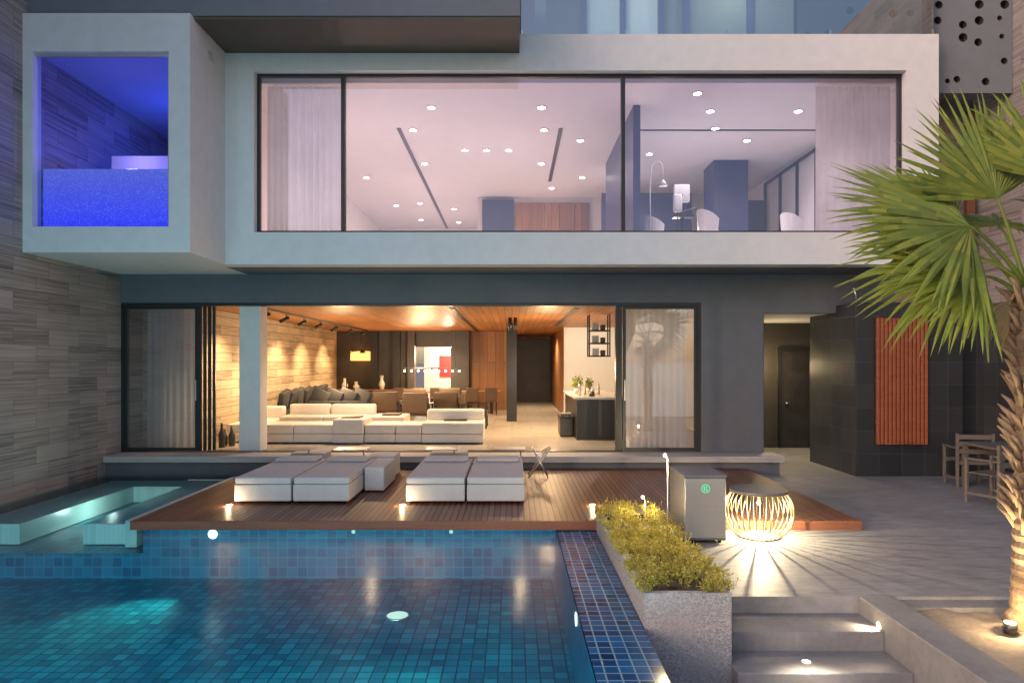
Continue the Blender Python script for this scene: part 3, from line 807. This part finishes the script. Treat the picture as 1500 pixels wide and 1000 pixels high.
def armchair(x,y,rot):
    b=B(); M=Matrix.Translation((x,y,FL))@Matrix.Rotation(rot,4,'Z')
    b.box(-.36,.36,-.34,.30,.30,.46,M_leather,.03,3,M,True); b.box(-.36,.36,.24,.36,.36,.92,M_leather,.04,3,M,True)
    for sx in (-.42,.38):
        b.box(sx,sx+.04,-.34,-.30,.0,.62,M_black,0,1,M); b.box(sx,sx+.04,.30,.34,.0,.62,M_black,0,1,M); b.box(sx-.01,sx+.05,-.36,.36,.62,.65,M_black,.005,1,M)
    b.done('leather_armchair')
for x,y,r in ((-4.55,19.3,200),(-3.6,19.6,180),(-2.55,18.6,170),(-1.7,18.9,160),(-1.0,18.3,90),(-3.0,21,10),(-2.0,21.2,350)): armchair(x,y,R(r))
b=B(); b.box(-3.3,-1.5,19.7,20.4,-1.38,-1.34,M_black,.01,1)
for x in (-3.1,-1.7): b.box(x-.04,x+.04,19.8,20.3,FL,-1.38,M_black)
b.done('coffee_table')
b=B(); b.box(-6.2,-4.0,23.9,24.4,FL,-1.0,M_black,.01,1)
b.box(-6.22,-3.98,23.88,24.42,-.998,-.97,M_wwall); b.done('sideboard')
b=B()
for x,h in ((-5.9,.4),(-5.5,.28),(-4.6,.5)): b.tube([(x,24.1,-.97),(x,24.1,-.97+h*.4),(x,24.1,-.97+h*.7),(x,24.1,-.97+h)],[.07,.12,.05,.07],M_counter,12)
b.done('ceramic_vases')
b=B(); b.box(-3.9,-.4,23,24.1,-1.04,-.99,M_wwall,.01,1)
for x in (-3.6,-.7): b.box(x-.05,x+.05,23.1,24,FL,-1.04,M_black)
b.done('dining_table')
for k in range(6):
    b=B(); x=-3.7+.6*k; yy=22.7
    b.box(x-.2,x+.2,yy-.22,yy+.22,FL+.43,FL+.48,M_leather,.02,2); b.box(x-.2,x+.2,yy-.24,yy-.20,FL+.48,FL+.90,M_leather,.015,2)
    for sx in (-.18,.18):
        for sy in (-.19,.19): b.tube([(x+sx,yy+sy,FL),(x+sx,yy+sy,FL+.43)],.015,M_black,6)
    b.done('dining_chair')
b=B(); b.box(-3.8,-1.75,23.5,23.54,-.22,-.19,M_black)
for k in range(9):
    x=-3.7+.235*k; b.tube([(x,23.52,-.22),(x,23.52,-.28)],.03,M_black,8); b.ball((x,23.52,-.31),.03,E_down)
for x in (-3.6,-1.95): b.tube([(x,23.52,-.19),(x,23.52,1.1)],.006,M_black,5)
b.done('linear_pendant_lamp')
b=B(); b.box(-2.95,-2.3,27.9,27.99,-.6,.25,M_red); b.done('red_painting')
b=B(); b.box(-5.75,-5.15,24.3,24.8,.05,.38,E_orange); b.tube([(-5.45,24.55,.38),(-5.45,24.55,1.1)],.008,M_black,6); b.done('orange_pendant_lamp')
b=B()
b.box(1.45,2.55,15.3,18.6,FL,-.84,M_black); b.box(1.40,2.6,15.25,18.65,-.838,-.79,M_counter,.006,1)
b.done('kitchen_island')
b=B()
for k,(x,y,h,r) in enumerate(((1.6,16.2,.28,.04),(1.75,16.4,.34,.035),(1.9,16.1,.2,.05),(2.1,16.6,.3,.04),(1.7,17.5,.25,.05),(1.85,15.8,.12,.07))):
    b.tube([(x,y,-.79),(x,y,-.79+h*.6),(x,y,-.79+h*.8),(x,y,-.79+h)],[r,r,r*.4,r*.4],random.choice([M_counter,M_dark,M_silver]),10)
b.done('bottles')
def houseplant(x,y,z,h):
    b=B(); b.tube([(x,y,z),(x,y,z+.14)],[.06,.08],M_counter,12)
    for k in range(140):
        a=random.uniform(0,6.28); e=random.uniform(.2,1.4); r=h*random.uniform(.4,1)
        p=Vector((x+math.cos(a)*math.cos(e)*r*.6,y+math.sin(a)*math.cos(e)*r*.6,z+.14+math.sin(e)*r)); d=Vector((random.gauss(0,1),random.gauss(0,1),random.gauss(0,.6))).normalized(); L=.07
        s=d.orthogonal().normalized()*.02; b.face([p,p+d*L*.5+s,p+d*L,p+d*L*.5-s],M_palm)
        if k%8==0: b.tube([(x,y,z+.1),p],.003,M_stem,4)
    b.done('potted_plant')
houseplant(1.62,17.0,-.79,.32); houseplant(1.95,17.4,-.79,.25)
b=B()
for x in (1.8,2.28):
    for y in (16,16.35): b.box(x,x+.03,y,y+.03,.12,1.11,M_black)
for z in (.12,.42,.72): 
    b.box(1.83,2.28,16.0,16.38,z,z+.03,M_black)
    b.box(1.9,2.05,16.1,16.25,z+.03,z+.2,M_counter); b.box(2.1,2.2,16.1,16.25,z+.03,z+.16,M_leather)
b.done('hanging_shelf')
b=B(); b.box(1.12,1.42,15.9,16.6,FL+.02,-1.3,M_dark,.02,2); b.box(1.10,1.44,15.88,16.62,-1.3,-1.26,M_black)
for k in range(5): b.tube([(1.16+.055*k,15.95,-1.235),(1.16+.055*k,16.55,-1.235)],.026,M_teak,8)
b.done('log_basket')
b=B(); b.tube([(-5.7,23.5,FL),(-5.7,23.5,.1),(-5.5,23.4,.35),(-5.1,23.3,.4)],.015,M_black,6); b.tube([(-5.1,23.3,.42),(-5.1,23.3,.3)],[.03,.12],M_black,12); b.tube([(-5.7,23.5,FL),(-5.7,23.5,FL+.03)],.16,M_black,16); b.done('floor_lamp')
b=B()
for k,(x,y,h) in enumerate(((-5.95,14.0,.5),(-5.85,14.25,.42),(-6.02,14.3,.35))): b.tube([(x,y,FL),(x,y,FL+h*.5),(x,y,FL+h*.75),(x,y,FL+h)],[.06,.07,.03,.025],M_dark,12)
b.done('floor_vases')
# upstairs furniture
b=B()
pts=[(2.85,14,2.24),(2.83,14,3.6),(2.85,14,3.95)]+[(2.97-.12*math.cos(t*.4),14,3.95+.16*math.sin(t*.4)) for t in range(1,8)]+[(3.1,14,3.7)]
b.tube(pts,.012,M_wovenw,8); b.tube([(3.1,14,3.72),(3.1,14,3.6)],[.03,.09],M_wovenw,16)
b.tube([(2.85,14,2.24),(2.85,14,2.28)],.18,M_wovenw,20); b.done('arc_floor_lamp')
b=B()
def valet(x,y,w,z1):
    b.tube([(x,y,2.24),(x,y,z1)],.015,M_black,8); b.box(x-w/2,x+w/2,y-.02,y+.02,z1-.02,z1,M_black)
    b.box(x-w/2+.02,x+w/2-.02,y-.05,y+.05,z1-.36,z1+.01,M_wovenw,.03,2,smooth=True)
valet(3.55,14.3,.38,3.70); valet(3.42,14.1,.22,3.45)
b.box(3.3,3.7,13.9,14.1,2.95,3.0,M_black); b.tube([(3.3,14,3.0),(3.75,14,3.15)],.02,M_black,8); b.tube([(3.5,14,2.24),(3.5,14,3.0)],.03,M_black,8)
b.done('exercise_machine')
def tubchair(x,y,z):
    b=B(); n=14
    for k in range(n):
        a0=R(200+220*k/n-110); a1=R(200+220*(k+1)/n-110)
        h0=.25+.2*math.sin(math.pi*k/n); h1=.25+.2*math.sin(math.pi*(k+1)/n)
        P=lambda a,r,zz:(x+r*math.cos(a),y+r*math.sin(a),z+zz)
        b.face([P(a0,.2,.25),P(a1,.2,.25),P(a1,.24,h1+.35),P(a0,.24,h0+.35)],M_wovenw,True)
    b.tube([(x,y,z+.3),(x,y,z+.38)],.2,M_wovenw,20)
    for a in (0,90,180,270): b.tube([(x+.2*math.cos(R(a)),y+.2*math.sin(R(a)),z),(x,y,z+.3)],.012,M_black,6)
    b.done('white_tub_chair')
tubchair(3.0,14.3,2.24); tubchair(3.95,13.7,2.24); tubchair(5.75,14.0,2.24)

# ================================================================== WORLD, SUN, CAMERA
SAZ,SEL=R(232),R(17)
w=bpy.data.worlds.new('World'); SC.world=w; w.use_nodes=True; nt=w.node_tree; nt.nodes.clear()
sky=nt.nodes.new('ShaderNodeTexSky'); sky.sky_type='NISHITA'; sky.sun_disc=False; sky.sun_elevation=SEL; sky.sun_rotation=SAZ; sky.air_density=1.2; sky.dust_density=1.5; sky.ozone_density=2
mx=nt.nodes.new('ShaderNodeMix'); mx.data_type='RGBA'; mx.blend_type='MULTIPLY'; mx.inputs[0].default_value=1; mx.inputs[7].default_value=(1.08,.90,.94,1)
bg=nt.nodes.new('ShaderNodeBackground'); bg.inputs[1].default_value=.27
wo=nt.nodes.new('ShaderNodeOutputWorld')
nt.links.new(sky.outputs[0],mx.inputs[6]); nt.links.new(mx.outputs[2],bg.inputs[0]); nt.links.new(bg.outputs[0],wo.inputs[0])
sl=bpy.data.lights.new('sun','SUN'); sl.energy=.95; sl.angle=R(28); sl.color=(1,.94,.91)
so=bpy.data.objects.new('sun',sl); COL.objects.link(so)
d=Vector((math.sin(SAZ)*math.cos(SEL),math.cos(SAZ)*math.cos(SEL),math.sin(SEL)))
so.rotation_euler=(-d).to_track_quat('-Z','Y').to_euler()
cam=bpy.data.cameras.new('camera'); cam.lens=24; cam.sensor_width=36; cam.shift_y=.02; cam.clip_end=5000; cam.clip_start=.05
co=bpy.data.objects.new('camera',cam); COL.objects.link(co); co.location=(0,0,0); co.rotation_euler=(R(90),0,0)
SC.camera=co
SC.view_settings.view_transform='Standard'; SC.view_settings.look='None'; SC.view_settings.exposure=0
